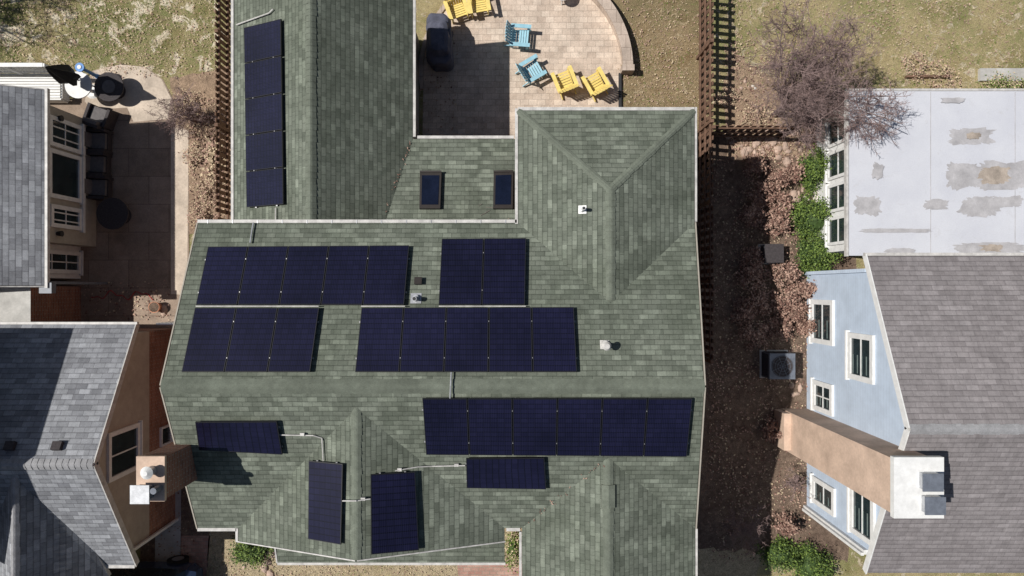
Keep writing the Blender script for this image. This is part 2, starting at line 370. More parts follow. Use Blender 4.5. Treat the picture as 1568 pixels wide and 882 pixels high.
# gutter hangers
for i in range(13): gt.beam((-7.6+i*.62,1.62,4.957),(-7.6+i*.62,1.70,4.957),.02,.006,'steel')
gt.build()
w=B('walls',house)
w.gable_prism(-7.65,4.15,-5.65,1.35,0,4.85,-2.254,6.15,'brick')
w.box(.5,4.2,1.35,4.1,0,4.7,'brick'); w.box(-6.45,-.5,-6.1,-5.65,0,4.8,'brick'); w.box(.6,4.2,-8.6,-5.65,0,4.75,'brick')
w.box(-7.3,-3.0,1.351,8.0,0,3.2,'tan'); w.box(-2.999,.499,1.351,3.75,0,3.2,'brick'); w.build()
def winx(b,xp,s,y0,y1,z0,z1,cols=1,rows=1,fr='white',fw=.09):
    y0,y1=min(y0,y1),max(y0,y1)
    def bx(ya,yb,za,zb,d,k): b.box(min(xp,xp+s*d),max(xp,xp+s*d),ya,yb,za,zb,k)
    bx(y0,y1,z0,z0+fw,.07,fr); bx(y0,y1,z1-fw,z1,.07,fr); bx(y0,y0+fw,z0+fw,z1-fw,.07,fr); bx(y1-fw,y1,z0+fw,z1-fw,.07,fr)
    bx(y0+fw,y1-fw,z0+fw,z1-fw,.02,'glass')
    for i in range(1,cols):
        y=y0+(y1-y0)*i/cols; bx(y-.018,y+.018,z0+fw,z1-fw,.045,fr)
    for i in range(1,rows):
        z=z0+(z1-z0)*i/rows; bx(y0+fw,y1-fw,z-.016,z+.016,.04,fr)
    bx(y0-.05,y1+.05,z0-.06,z0-.001,.11,fr)
def winy(b,yp,s,x0,x1,z0,z1,cols=2,rows=2,fr='white',fw=.08):
    def bx(xa,xb,za,zb,d,k): b.box(xa,xb,min(yp,yp+s*d),max(yp,yp+s*d),za,zb,k)
    bx(x0,x1,z0,z0+fw,.07,fr); bx(x0,x1,z1-fw,z1,.07,fr); bx(x0,x0+fw,z0+fw,z1-fw,.07,fr); bx(x1-fw,x1,z0+fw,z1-fw,.07,fr)
    bx(x0+fw,x1-fw,z0+fw,z1-fw,.02,'glass')
    for i in range(1,cols):
        x=x0+(x1-x0)*i/cols; bx(x-.018,x+.018,z0+fw,z1-fw,.045,fr)
wb=B('windows',house)
for y in(-4.5,-1.5): winx(wb,4.15,1,y,y+1,1,2.3,2,2); winx(wb,-7.65,-1,y+.3,y+1.3,3.1,4.2,2,2)
winx(wb,4.2,1,2.2,3.3,1,2.3,2,2); winy(wb,4.1,1,1.2,2.2,1,2.3); winy(wb,4.1,1,2.6,3.6,1,2.3); winy(wb,3.75,1,-2,-.2,.1,2.2,3)
winy(wb,-6.1,-1,-5.5,-4.4,1,2.4); winy(wb,-6.1,-1,-2.6,-1.5,1,2.4); winy(wb,-8.6,-1,1.6,3.2,1,2.4,3)
wb.build()
# chimney
ch=B('chimney',house)
ch.box(-8.16,-7.60,-4.62,-3.70,0,7.05,'brick'); ch.box(-8.19,-7.57,-4.65,-3.67,7.05,7.13,'peach')
ch.cyl((-7.84,-3.97,7.13),(-7.84,-3.97,7.36),.10,.10,14,'steel'); ch.cyl((-7.84,-3.97,7.36),(-7.84,-3.97,7.43),.14,.05,14,'white')
ch.box(-8.10,-7.80,-4.55,-4.28,7.13,7.34,'slate'); ch.slab([(-8.17,-4.62,0),(-7.76,-4.62,0),(-7.76,-4.22,0),(-8.17,-4.22,0)],(0,0,1),7.38,7.41,'steel')
ch.cyl((-7.68,-4.35,7.13),(-7.68,-4.35,7.4),.07,.07,12,'slate')
ch.box(-8.2,-7.48,-4.70,-3.62,5.3,5.40,'slate')
ch.build()
# skylights
PM=(3.4+.187*4.06,0,-.187)
for q in ([(643,263),(676,263),(674,319),(642,319)],[(756,263),(786,262),(785,319),(755,319)]):
    b=B('skylight',house); P=[ON(x,y,PM,.12) for x,y in q]; n=nrm(PM)
    b.slab(P,n,-.14,0,'skf'); c=sum(P,Vector())/4
    P2=[c+(p-c)*.80 for p in P]; b.slab(P2,n,0,.012,'sky')
    b.beam(P[0]+n*.02,P[1]+n*.02,.05,.04,'skf'); b.build()
# vents
def vent(px,py,pl,r=.05,h=.35,flash=.16,k='steel',cap=True,fk='gut'):
    b=B('roof_vent',house); p=ON(px,py,pl); n=nrm(pl)
    x=Vector((1,0,0)); x=(x-n*x.dot(n)).normalized(); y=n.cross(x)
    b.slab([p+x*a*flash+y*c*flash for a,c in((-1,-1),(1,-1),(1,1),(-1,1))],n,.004,.016,fk)
    b.cyl(p,p+n*.1,r*1.7,r*1.2,14,k); b.cyl(p,p+Vector((0,0,h)),r,r,14,k)
    b.cyl(p+Vector((0,0,h-.01)),p+Vector((0,0,h+.001)),r*.8,r*.8,12,'dk')
    if cap: b.cyl(p+Vector((0,0,h+.03)),p+Vector((0,0,h+.08)),r*1.6,r*1.0,16,'gut')
    b.build()
PWw=(4.889,.34,0)
vent(892,321,PWw,.045,.32,.10,'white',False,'white')
vent(926,528,PN,.065,.34,.11,'gut',True,'gut')
vent(637,457,PN,.055,.3,.13,'steel',False,'steel')
b=B('box_vent',house); p=ON(641,431,PN); b.obox(p+Vector((0,0,.05)),.15,.15,.10,Matrix.Rotation(-.36,3,'X'),'dk'); b.obox(p+Vector((0,.02,.11)),.18,.18,.02,Matrix.Rotation(-.36,3,'X'),'skf'); b.build()
b=B('ridge_vent',house)
for s_,sl in((-1,.351),(1,.319)):
    b.slab([(2.3,-4.7,5.755),(2.3,-5.25,5.755),(2.3+s_*.16,-5.25,5.755-.16*sl),(2.3+s_*.16,-4.7,5.755-.16*sl)],(0,0,1),-.03,.015,'cap',side='skf')
b.build()
# solar arrays
def array(q,pl,n,axis=0,off=.13):
    P=[ON(x,y,pl,off) for x,y in q]; N=nrm(pl); b=B('solar_panel_array')
    TL,TR,BR,BL=P
    def bil(s,t): return (TL.lerp(TR,s)).lerp(BL.lerp(BR,s),t)
    g=.010
    Lx=(TR-TL).length; Ly=(BL-TL).length
    for i in range(n):
        if axis==0: s0,s1,t0,t1=i/n,(i+1)/n,0,1
        else: s0,s1,t0,t1=0,1,i/n,(i+1)/n
        gx=g/Lx; gy=g/Ly
        s0+=gx;s1-=gx;t0+=gy;t1-=gy
        b.slab([bil(s0,t0),bil(s1,t0),bil(s1,t1),bil(s0,t1)],N,-.04,0,'frame')
        fx=.016/Lx; fy=.016/Ly
        Q=[bil(s0+fx,t0+fy),bil(s1-fx,t0+fy),bil(s1-fx,t1-fy),bil(s0+fx,t1-fy)]
        wide=(Q[1]-Q[0]).length>(Q[3]-Q[0]).length
        uv=[(0,1),(0,0),(1,0),(1,1)] if wide else [(0,1),(1,1),(1,0),(0,0)]
        b.slab(Q,N,-.01,.002,'pv',uv)
    for t in(.22,.78):
        a,c=(bil(-.004,t),bil(1.004,t)) if axis==0 else (bil(t,-.004),bil(t,1.004))
        b.beam(a-N*.065,c-N*.065,.04,.045,'alu')
        for i in range(1,n):
            p=bil(i/n,t) if axis==0 else bil(t,i/n)
            b.beam(p-N*.02+Vector((0,-.014,0)),p-N*.02+Vector((0,.014,0)),.014,.046,'alu')
        for i in range(n+1):
            p=bil(min(.98,max(.02,i/n)),t) if axis==0 else bil(t,min(.98,max(.02,i/n)))
            b.beam(p-N*.15,p-N*.07,.04,.04,'alu')
    return b.build()
array([(318,377),(627,375),(619,467),(299,467)],PN,5)
array([(676,365),(806,364),(804,467),(671,467)],PN,2)
array([(298,470.5),(489,470.5),(475,570),(277,570)],PN,3)
array([(553,470.5),(879,469.5),(884,570),(543,570)],PN,5)
array([(646,610),(1061,610),(1052,700),(652,697)],PS,6)
array([(298,646),(424,645),(433,697),(304,690)],PS,1)
array([(713,702),(834,701),(837,750),(714,748)],PS,1)
PGL=(6.2+.374*3.61,.374,0); PGR=(6.2-.351*3.61,-.351,0)
array([(472,705),(525,710),(522,835),(471,826)],PGL,1,1)
array([(567,726),(636,722),(642,843),(568,850)],PGR,1,1)
PGW=(GZ-gW*GX,gW,0)
array([(373,42),(430,28),(434,313),(377,318)],PGW,5,1)
b=B('mounting_rail',house); 
for x0,x1 in((300,488),(553,620),(672,805)): b.beam(ON(x0,468.8,PN,.12),ON(x1,468.8,PN,.12),.02,.03,'gut')
b.build()
# conduits
cd=B('electrical_conduit',house)
def pipe(pts,r=.015,k='gut',off=.06):
    Q=[ON(x,y,pl,off) for x,y,pl in pts]
    for a,c in zip(Q[:-1],Q[1:]): cd.cyl(a,c,r,r,6,k)
pipe([(428,666,PS),(480,667,PS)]); pipe([(480,667,PS),(493,671,PGL),(495,706,PGL)])
pipe([(524,767,PGL),(546,767,PGL)],off=.1); pipe([(546,767,PGR),(567,764,PGR)],off=.1)
pipe([(605,721,PGR),(640,715,PGR),(662,714,PGR)],off=.08); pipe([(662,714,PS),(712,713,PS)],off=.08)
pipe([(691,570,PN),(690,592,PN)],.018,'steel',off=.1); pipe([(690,592,PS),(689,612,PS)],.018,'steel',off=.1)
pipe([(383,372,PN),(386,352,PN),(388,341,PN)],.02,'steel')
pipe([(362,38,PGW),(412,20,PGW),(418,14,PGW)],.018); pipe([(422,318,PGW),(422,338,PGW)],.018)
for x,y,pl in((463,665,PS),(699,712,PS),(556,764,PGR),(612,719,PGR)):
    p=ON(x,y,pl,.06); cd.obox(p,.10,.07,.06,Matrix.Identity(3),'gut')
cd.build()

# ------------------------------------------------ neighbour A (upper-left)
hA=empty('white_house')
rA=.45
rp('roof',[(-13.09,5.54,2.9),(-13.09,.07,2.9),(-17.6,.07,2.9+4.51*rA),(-17.6,5.54,2.9+4.51*rA)],hA,'groof')
rp('roof_far_slope',[(-22.1,5.54,2.9),(-22.1,.07,2.9),(-17.6,.07,2.9+4.51*rA),(-17.6,5.54,2.9+4.51*rA)],hA,'groof')
b=B('gutter',hA); b.beam((-13.05,.0,2.84),(-13.05,5.6,2.84),.08,.11,'gut'); b.beam((-13.1,5.57,2.8),(-17.6,5.57,4.8),.03,.16,'gut'); b.beam((-13.1,.04,2.8),(-17.6,.04,4.8),.03,.16,'gut')
b.beam((-13.05,.15,.0),(-13.05,.15,2.8),.08,.08,'slate'); b.obox((-13.1,.0,2.75),.35,.3,.2,Matrix.Identity(3),'slate'); b.build()
b=B('walls',hA); b.box(-21.8,-13.4,1.33,5.3,0,2.75,'tan'); b.box(-21.8,-13.9,.3,1.329,0,2.75,'white'); b.box(-21.8,-13.9,-1.05,.05,0,2.3,'brick',top='gconc'); b.build()
b=B('windows',hA); xp=-13.4
def YZ(xp,px,py):
    u,v=uvpx(px,py); D=xp/u; return v*D,H-D
for (a,c,d,e,co_,ro) in((73,184,122,229,3,2),(72,233,122,306,1,1),(75,316,122,350,3,2)):
    yc=(a+d)/2; y0,_=YZ(xp,yc,c); y1,_=YZ(xp,yc,e); _,z1=YZ(xp,a,441); _,z0=YZ(xp,d,441)
    winx(b,xp,1,y1,y0,z0,z1,co_,ro,fw=.12)
yA,_=YZ(xp,97,180); yB,_=YZ(xp,97,352); b.box(xp,xp+.05,yB-.02,yA+.02,2.27,2.45,'white'); b.box(xp,xp+.05,yB-.02,yA+.02,.64,.76,'white')
winx(b,-13.9,1,.45,1.15,.1,2.1,2,3,fw=.12)
b.build()
b=B('wall_lights',hA)
for y in(5.0,1.6): b.cyl((-13.4,y,1.9),(-13.25,y,1.9),.06,.09,10,'dk')
b.build()

# ------------------------------------------------ neighbour B (lower-left)
hB=empty('gray_roof_house')
XB=-10.6; zp=4.75; yp=-4.47; ye0=-1.03; ye1=-7.8; ze=2.8
rp('roof_north_slope',[(XB,yp,zp),(XB,ye0,ze),(-16.5,ye0,ze),(-16.5,yp,zp)],hB,'groof')
rp('roof_south_slope',[(XB,yp,zp),(XB,ye1,ze),(-16.5,ye1,ze),(-16.5,yp,zp)],hB,'groof')
zc=4.55; xc=-12.75
rp('cross_gable_left',[(xc,yp-.35,zc),(xc,-10.5,zc),(xc-1.9,-10.5,zc-1.45),(xc-1.9,-7.4,zc-1.45)],hB,'groof')
rp('cross_gable_right',[(xc,yp-.35,zc),(xc,-10.5,zc),(xc+1.4,-8.1,zc-1.75),(xc+1.1,-7.0,zc-1.35)],hB,'groof')
cb=B('ridge_caps',hB); caps(cb,(XB,yp,zp),(-14.5,yp,zp),(0,.57,1),(0,-.57,1),'bcap',.15)
caps(cb,(xc,-10.5,zc),(xc,yp-.35,zc),(-.76,0,1),(.97,0,1),'bcap',.13); cb.build()
b=B('walls',hB)
def gwall(b,x,ya,yb,za,zb,yc,zc_,zs,klo,khi):
    b.box(x-6.0,x,ya,yb,za,zs,klo)
    A=[(x+.004,ya,zs),(x+.004,yb,zs),(x+.004,yb,zb),(x+.004,yc,zc_),(x+.004,ya,zb)]; Bq=[(x-6.0,)+p[1:] for p in A]
    b.face(A,khi); b.face(Bq[::-1],khi)
    for i in range(5):
        j=(i+1)%5; b.face([A[i],Bq[i],Bq[j],A[j]],khi)
gwall(b,-10.85,-7.5,-1.3,0,2.75,yp,zp-.22,1.6,'brick','beige')
b.build()
b=B('trim',hB); b.beam((XB+.015,yp,zp-.09),(XB+.015,ye0,ze-.09),.03,.18,'gut'); b.beam((XB+.015,yp,zp-.09),(XB+.015,ye1,ze-.09),.03,.18,'gut')
b.beam((XB+.05,ye0+.04,ze-.05),(-16.5,ye0+.04,ze-.05),.07,.1,'gut')
b.beam((XB-.02,ye1-.04,ze-.05),(-12,ye1-.04,ze-.05),.09,.1,'gut'); b.beam((-10.78,-7.45,0),(-10.78,-7.45,2.7),.08,.08,'white')
b.box(-10.8,-9.6,-1.12,-1.06,0,1.3,'white'); b.build()
b=B('windows',hB)
y0,_=YZ(-10.85,188,655); y1,_=YZ(-10.85,188,728); _,z1=YZ(-10.85,163,441); _,z0=YZ(-10.85,211,441)
winx(b,-10.846,1,y1,y0,z0,z1,2,1,fw=.12)
winx(b,-10.85,1,-4.9,-4.3,.35,1.0,1,1,fw=.06); b.build()
b=B('roof_vents',hB)
for px,py in((90,682),(18,682)):
    u=ON(px,py,(zp+.567*yp,0,-.567)); b.obox(u+Vector((0,0,.06)),.24,.22,.12,Matrix.Rotation(-.5,3,'X'),'dfurn')
b.build()
b=B('unseen_shadow_wing',hB)  # unseen gable volume, added and shaped to cast the slanted roof shadow
b.gable_prism(-21,-14.8,-7.0,-1.2,0,5.75,-4.0,7.6,'beige')
b.slab([(-14.5,-.9,5.8),(-21.3,-.9,5.8),(-21.3,-4.0,7.8),(-14.5,-4.0,7.8)],(0,0,1),-.12,0,'groof'); b.slab([(-14.5,-7.1,5.8),(-21.3,-7.1,5.8),(-21.3,-4.0,7.8),(-14.5,-4.0,7.8)],(0,0,1),-.12,0,'groof'); b.build()

# ------------------------------------------------ neighbour C (right, blue)
hC=empty('blue_house')
yr=-3.32; zr=6.0; yn=.84; ysn=-7.5; zE=4.04; xg=9.35
rp('roof_north_slope',[(xg,yn,zE),(19,yn,zE),(19,yr,zr),(xg,yr,zr)],hC,'broof')
rp('roof_south_slope',[(xg,ysn,zE),(19,ysn,zE),(19,yr,zr),(xg,yr,zr)],hC,'broof')
b=B('ridge_caps',hC); caps(b,(19,yr,zr),(xg,yr,zr),(0,.47,1),(0,-.47,1),'bcap',.13); b.build()
b=B('walls',hC); b.gable_prism(9.5,18.7,-7.1,.5,0,3.85,yr,zr-.25,'blue'); b.build()
b=B('trim',hC)
b.beam((xg-.02,yr,zr-.1),(xg-.02,yn+.05,zE-.1),.03,.18,'white'); b.beam((xg-.02,yr,zr-.1),(xg-.02,ysn,zE-.1),.03,.18,'white')
b.beam((9.45,-7.05,0),(9.45,-7.05,3.8),.12,.12,'white'); b.beam((9.45,.47,0),(9.45,.47,3.8),.1,.1,'blue'); b.beam((9.35,-7.1,0.1),(9.35,-7.1,3.8),.08,.08,'white')
b.beam((9.3,yn+.05,3.98),(19,yn+.05,3.98),.08,.11,'gut')
b.build()
b=B('windows',hC)
for a,c,d,e,co_,ro in((1244,459,1278,527,1,2),(1301,511,1340,584,1,2),(1247,585,1277,632,2,2),(1246,738,1280,780,1,2),(1304,744,1341,826,1,2)):
    m=(a+d)/2; y0,_=YZ(9.5,m,c); y1,_=YZ(9.5,m,e); _,z0=YZ(9.5,a,441); _,z1=YZ(9.5,d,441)
    winx(b,9.5,-1,y1,y0,z0,z1,co_,ro,fw=.15)
    ya,yb=min(y0,y1)+.16,max(y0,y1)-.16
    for i in range(4): b.box(9.474,9.479,ya+.03,ya+(yb-ya)*.55,z0+.22+i*(z1-z0-.4)/4,z0+.26+i*(z1-z0-.4)/4,'blind')
b.build()
b=B('chimney',hC)
b.box(8.66,9.60,-5.14,-3.88,0,6.45,'peach'); b.box(8.62,9.75,-5.2,-3.82,6.45,6.6,'white')
b.box(8.45,8.66,-5.05,-3.9,0,.8,'peach')
for y,x in((-4.33,9.37),(-4.85,9.42)):
    b.box(x-.18,x+.18,y-.18,y+.18,6.6,6.76,'steel'); b.box(x-.23,x+.23,y-.2,y+.2,6.80,6.83,'slate')
b.build()
# flat-roof sunroom
b=B('sunroom',hC); b.box(9.8,19,1.1,5.4,0,2.45,'white')
P=[(9.55,.92,0),(19,.92,0),(19,5.6,0),(9.55,5.6,0)]; b.slab(P,(0,0,1),2.45,2.6,'membrane',side='gut')
for x in(11.9,14.3,16.7): b.box(x-.008,x+.008,.95,5.57,2.6,2.606,'stain')
b.box(9.5,19,5.6,5.66,2.5,2.64,'gut'); b.box(9.49,9.55,.9,5.66,2.5,2.64,'gut')
for y in(1.3,2.3,3.3,4.3): winx(b,9.8,-1,y,y+.85,.9,2.2,1,2)
b.build()
b=B('roof_stains',hC); D=19.4
def blob(x0,y0,x1,y1,seed,lvl,k,n=90):
    cx,cy=(x0+x1)/2,(y0+y1)/2; hw,hh=abs(x1-x0)/2,abs(y1-y0)/2; pts=[]
    for i in range(n):
        t=2*math.pi*i/n; ct,st=math.cos(t),math.sin(t); f=lambda v:math.copysign(abs(v)**.55,v)
        s=1+.30*noise.noise(Vector((ct*2,st*2,seed)))+.22*noise.noise(Vector((ct*6,st*6,seed)))+.1*noise.noise(Vector((ct*17,st*17,seed)))
        px=cx+f(ct)*hw*s; py=cy+f(st)*hh*s
        pts.append(((px-784)/F*D,-(py-441)/F*D,2.6+.0022*lvl))
    pts.reverse(); b.face(pts,k)
lv=1
for (x0,y0,x1,y1,k) in((1455,196,1522,222,'stain'),(1448,250,1500,288,'stain'),(1490,248,1580,290,'stain'),(1498,256,1545,280,'stain2'),(1308,300,1347,330,'stain'),(1470,302,1530,331,'stain'),(1520,300,1565,318,'stain'),(1415,306,1450,320,'stain'),(1318,350,1425,356,'stain'),(1458,372,1570,388,'stain'),(1500,374,1535,385,'stain2'),(1355,380,1400,388,'stain'),(1480,203,1500,213,'stain2'),(1335,250,1352,275,'stain'),(1440,150,1475,158,'stain')):
    lv+=1; blob(x0,y0,x1,y1,lv*3.7,lv,k)
b.build()

# ------------------------------------------------ fences
def fence(name,a,bp,h=1.6,sp=.23,pw=.15,side=1):
    a=Vector(a); c=Vector(bp); d=(c-a); L=d.length; x=d.normalized(); y=Vector((-x.y,x.x,0)); b=B(name)
    n=int(L/sp); 
    for i in range(n):
        p=a+x*(i*sp+sp/2); hh=h+R.uniform(-.03,.03); rot=Matrix((x,y,Vector((0,0,1)))).transposed()@Matrix.Rotation(R.uniform(-.04,.04),3,'Z')
        b.obox(p+Vector((0,0,hh/2))+y*.05*side,pw*R.uniform(.93,1.05),.022,hh,rot,'wood')
    for z in(.3,h*.55,h-.15): b.beam(a+Vector((0,0,z)),c+Vector((0,0,z)),.045,.09,'wood')
    m=max(1,int(L/2.2))
    for i in range(m+1):
        p=a+x*(L*i/m); b.beam(p,p+Vector((0,0,h+.08)),.1,.1,'wood')
    return b.build()
fence('wooden_fence',(5.98,9.8,0),(5.98,-2.2,0),1.55,.235,.13)
fence('wooden_fence',(6.05,4.83,0),(8.6,4.83,0),1.5)
fence('wooden_fence',(-8.75,10.4,0),(-8.75,2.05,0),1.75,.19,.12,-1)

# ------------------------------------------------ vegetation
def tube(b,a,c,r0,r1,k,seg=3): b.cyl(a,c,r0,r1,seg,k,False)
def bare_tree(name,base,blobs,seed,n=(11,7,7,4),r=.1,bud=True,ks=('bark','twig','bud'),tw=.005):
    r_=random.Random(seed); b=B(name); base=Vector(base)
    def rp_(rad): 
        while True:
            v=Vector((r_.uniform(-1,1),r_.uniform(-1,1),r_.uniform(-1,1)))
            if v.length<1: return v*rad
    def limb(a,c,r0,r1,k,seg,bend=.12,ns=3):
        L=(c-a).length; p=a
        for i in range(1,ns+1):
            q=a.lerp(c,i/ns)+(rp_(L*bend) if i<ns else Vector())
            tube(b,p,q,r0+(r1-r0)*(i-1)/ns,r0+(r1-r0)*i/ns,k,seg); p=q
    fork=base+Vector((0,0,.7))+rp_(.1); limb(base-Vector((0,0,.1)),fork,r,r*.8,ks[0],7)
    tot=sum(x[2] for x in blobs)
    for cx,cy,wt,cz,rad in blobs:
        for i in range(max(2,int(n[0]*wt/tot+.5))):
            c=Vector((cx,cy,cz)); e=c+rp_(rad*.62)
            limb(fork,e,r*.3,r*.11,ks[0],5,.1,4)
            for j in range(n[1]):
                s=fork.lerp(e,r_.uniform(.45,1)); e2=c+(s-c)*.5+rp_(rad*.95) if r_.random()<.6 else s+rp_(rad*.5)
                limb(s,e2,r*.09,r*.05,ks[1],4,.12,3)
                for k in range(n[2]):
                    s3=s.lerp(e2,r_.uniform(.3,1)); dr=(e2-s).normalized()
                    e3=s3+(dr*.35+rp_(.7)+Vector((0,0,.15))).normalized()*rad*r_.uniform(.14,.34)
                    limb(s3,e3,tw*1.4,tw*.8,ks[1],3,.12,2)
                    for m in range(n[3]):
                        s4=s3.lerp(e3,r_.uniform(.3,1)); e4=s4+((e3-s3).normalized()*.5+rp_(.9)).normalized()*rad*r_.uniform(.06,.15)
                        tube(b,s4,e4,tw*.8,tw*.5,ks[1],3)
                        if bud:
                            o=rp_(.04); w_=rp_(.02); h_=rp_(.02); q=e4+o
                            b.face([q,q+w_,q+w_+h_,q+h_],ks[2])
    return b.build()
bare_tree('bare_tree',(8.5,5.6,0),[(8.05,6.4,1.,3.0,1.75),(9.0,5.3,.9,2.9,1.5),(10.1,4.75,.9,3.4,1.15),(7.8,7.1,.6,3.2,1.3),(9.5,6.5,.6,3.0,1.3),(8.6,4.7,.5,2.4,1.)],11,(27,9,8,5),.11)
bare_tree('bare_tree',(-19.5,9.5,0),[(-19,9.5,1,5,2.2),(-18,10.4,.8,4.3,1.7)],5,(12,7,7,3),.15,False,tw=.008)
bare_tree('bare_shrub',G(300,185),[(G(300,180).x,G(300,180).y,1,.9,.95)],21,(10,7,6,4),.05)
bare_tree('bare_shrub',G(1125,800),[(G(1130,800).x,G(1130,800).y,1,.8,.9)],22,(8,5,6,4),.04,ks=('bark','twig','twig'))
bare_tree('bare_shrub',G(1205,735),[(G(1205,735).x,G(1205,735).y,1,.6,.6)],23,(6,4,5,3),.03)
def mound(name,px,py,rx,ry,h,n,size,ks,seed,core=None,z0=0):
    r_=random.Random(seed); b=B(name); c=G(px,py)
    cl=[]
    for i in range(26):
        t=r_.uniform(0,2*math.pi); f=math.acos(r_.uniform(0.0,1)); q=r_.uniform(.6,1.15)
        cl.append(Vector((math.cos(t)*math.sin(f)*rx*q,math.sin(t)*math.sin(f)*ry*q,math.cos(f)*h*q+z0)))
    if core:
        K=12
        for i in range(K):
            for j in range(4):
                def pp(i,j):
                    t=2*math.pi*i/K; f=j/4*math.pi/2; s=.72
                    return (c.x+rx*s*math.cos(t)*math.cos(f),c.y+ry*s*math.sin(t)*math.cos(f),h*s*math.sin(f))
                b.face([pp(i,j),pp(i+1,j),pp(i+1,j+1),pp(i,j+1)],core)
    for i in range(n):
        a=r_.choice(cl); s=.15*max(rx,ry)+.02
        p=c+a+Vector((r_.gauss(0,s),r_.gauss(0,s),r_.gauss(0,s*.8))); p.z=max(.02,p.z)
        u=Vector((r_.uniform(-1,1),r_.uniform(-1,1),r_.uniform(-.6,.6))).normalized(); w_=u.cross(Vector((r_.uniform(-.6,.6),r_.uniform(-.6,.6),1))).normalized()
        z=size*r_.uniform(.5,1.4)
        b.face([p,p+u*z*.5+w_*z*.3,p+u*z,p+u*z*.5-w_*z*.3],ks[0] if (r_.random()<.6)==(cl.index(a)%3>0) else ks[1])
    return b.build()
g_=('lg1','lg2')
mound('green_bush',1243,262,.66,.6,.9,5200,.06,g_,1,'lg2')
mound('green_bush',1243,335,.72,.7,1.0,6000,.06,g_,2,'lg2')
mound('green_bush',1243,388,.62,.55,.9,4500,.06,g_,3,'lg2')
mound('green_bush',1190,845,.55,.45,.7,2800,.06,('lg2','lg1'),4,'lg2')
mound('green_bush',1238,862,.5,.75,.7,3200,.06,g_,5,'lg2')
mound('green_bush',1530,132,.6,.2,.35,1500,.05,('lg1','straw'),15)
mound('evergreen_shrub',392,838,.6,.35,.6,2600,.06,('lg2','lg1'),6,'lg2')
mound('green_bush',786,838,.25,.5,.5,1200,.06,('lg1','straw'),7,'lg2')
mound('ornamental_grass',330,240,.2,.6,.4,500,.12,('straw','dry1'),8)
s=30
for x,y,r_ in((1150,262,.33),(1185,270,.3),(1160,300,.36),(1195,312,.33),(1150,335,.3),(1180,345,.38),(1210,262,.25),
              (1155,425,.42),(1195,425,.42),(1150,465,.4),(1190,462,.44),(1215,478,.36),(1155,505,.42),(1195,505,.36),(1225,440,.3),(1135,480,.3),(1235,505,.25),(1150,395,.3),(1225,645,.25),(1180,660,.25),(1195,800,.3)):
    s+=1; mound('dried_hydrangea',x+R.uniform(-5,5),y+R.uniform(-5,5),r_,r_*R.uniform(.8,1.1),.72,900,.075,('dry1','dry2'),s)
for x,y,a in((300,240,.35),(320,290,.4),(305,330,.35),(290,155,.35),(1110,150,.3),(1160,175,.45),(1440,120,.5),(1400,105,.45)):
    s+=1; mound('dry_perennials',x,y,a,a*.9,.3,500,.06,('dry1','straw'),s)
# litter
def litter(name,polys,n,ks,size,seed):
    r_=random.Random(seed); b=B(name)
    for (x0,y0,x1,y1,wt) in polys:
        for i in range(int(n*wt)):
            p=G(r_.uniform(x0,x1),r_.uniform(y0,y1)); 
            if noise.noise(Vector((p.x*1.3,p.y*1.3,3)))<r_.uniform(-.6,.3): continue
            p.z=.03+r_.uniform(0,.03); t=r_.uniform(0,6.28); u=Vector((math.cos(t),math.sin(t),r_.uniform(-.3,.5))); w_=Vector((-math.sin(t),math.cos(t),r_.uniform(-.4,.4))); z=size*r_.uniform(.5,1.5)
            b.face([p,p+u*z*.5+w_*z*.35,p+u*z,p+u*z*.5-w_*z*.35],r_.choice(ks))
    return b.build()
litter('fallen_leaves',[(1085,245,1240,860,1.),(1115,200,1300,245,.35),(290,150,345,345,.25),(1110,60,1300,200,.25),(215,500,300,880,.1),(130,430,260,490,.06),(640,60,700,210,.03)],7500,('dry1','dry2','straw','dry1'),.055,9)
litter('lawn_litter',[(1100,0,1568,140,1.),(0,0,330,120,1),(945,0,1070,160,.3),(310,845,700,882,.3)],3200,('straw','dry1'),.045,10)
# grass tufts standing above the lawn
r_=random.Random(77); b=B('grass_tufts')
for (x0,y0,x1,y1,n) in((1110,-20,1600,138,5200),(-20,-20,325,112,4200),(950,-20,1068,165,1500),(322,845,700,885,900)):
    for i in range(n):
        p=G(r_.uniform(x0,x1),r_.uniform(y0,y1))
        if noise.noise(Vector((p.x*.9,p.y*.9,8)))<r_.uniform(-.35,.35): continue
        k='straw' if r_.random()<.62 else 'lg1'
        for q in range(2):
            t=r_.uniform(0,6.28); L=r_.uniform(.03,.08); h_=r_.uniform(.03,.07); sx_=Vector((-math.sin(t),math.cos(t),0))*.008
            b.face([p-sx_,p+sx_,p+Vector((math.cos(t)*L,math.sin(t)*L,h_))],k)
b.build()
# debris caught in valleys / on roof
b=B('roof_debris',house)
def deb(A,Bq,n,sp):
    A=Vector(A);Bq=Vector(Bq)
    for i in range(n):
        p=A.lerp(Bq,r_.random())+Vector((r_.gauss(0,sp),r_.gauss(0,sp),.035)); t=r_.uniform(0,6.28); z=r_.uniform(.02,.05)
        u=Vector((math.cos(t),math.sin(t),0)); w_=Vector((-math.sin(t),math.cos(t),.2)); b.face([p,p+u*z+w_*z*.3,p+u*z*1.6,p+u*z-w_*z*.3],r_.choice(('dry1','dry2')))
deb((-3.54,1.7,3.88),(-2.75,4.0,3.42),50,.04); deb((.4,-5.8,5.06),(2.2,-4.15,5.7),30,.03); deb((-3.4,1.72,3.85),(0,1.72,3.85),40,.05)
for k_ in range(3):
    p=ON(738+k_*6,312+k_*5,PM,.02); b.cyl(p,p+Vector((r_.uniform(-.25,.25),r_.uniform(-.2,.2),.03)),.006,.004,4,'bark',False)
b.build()
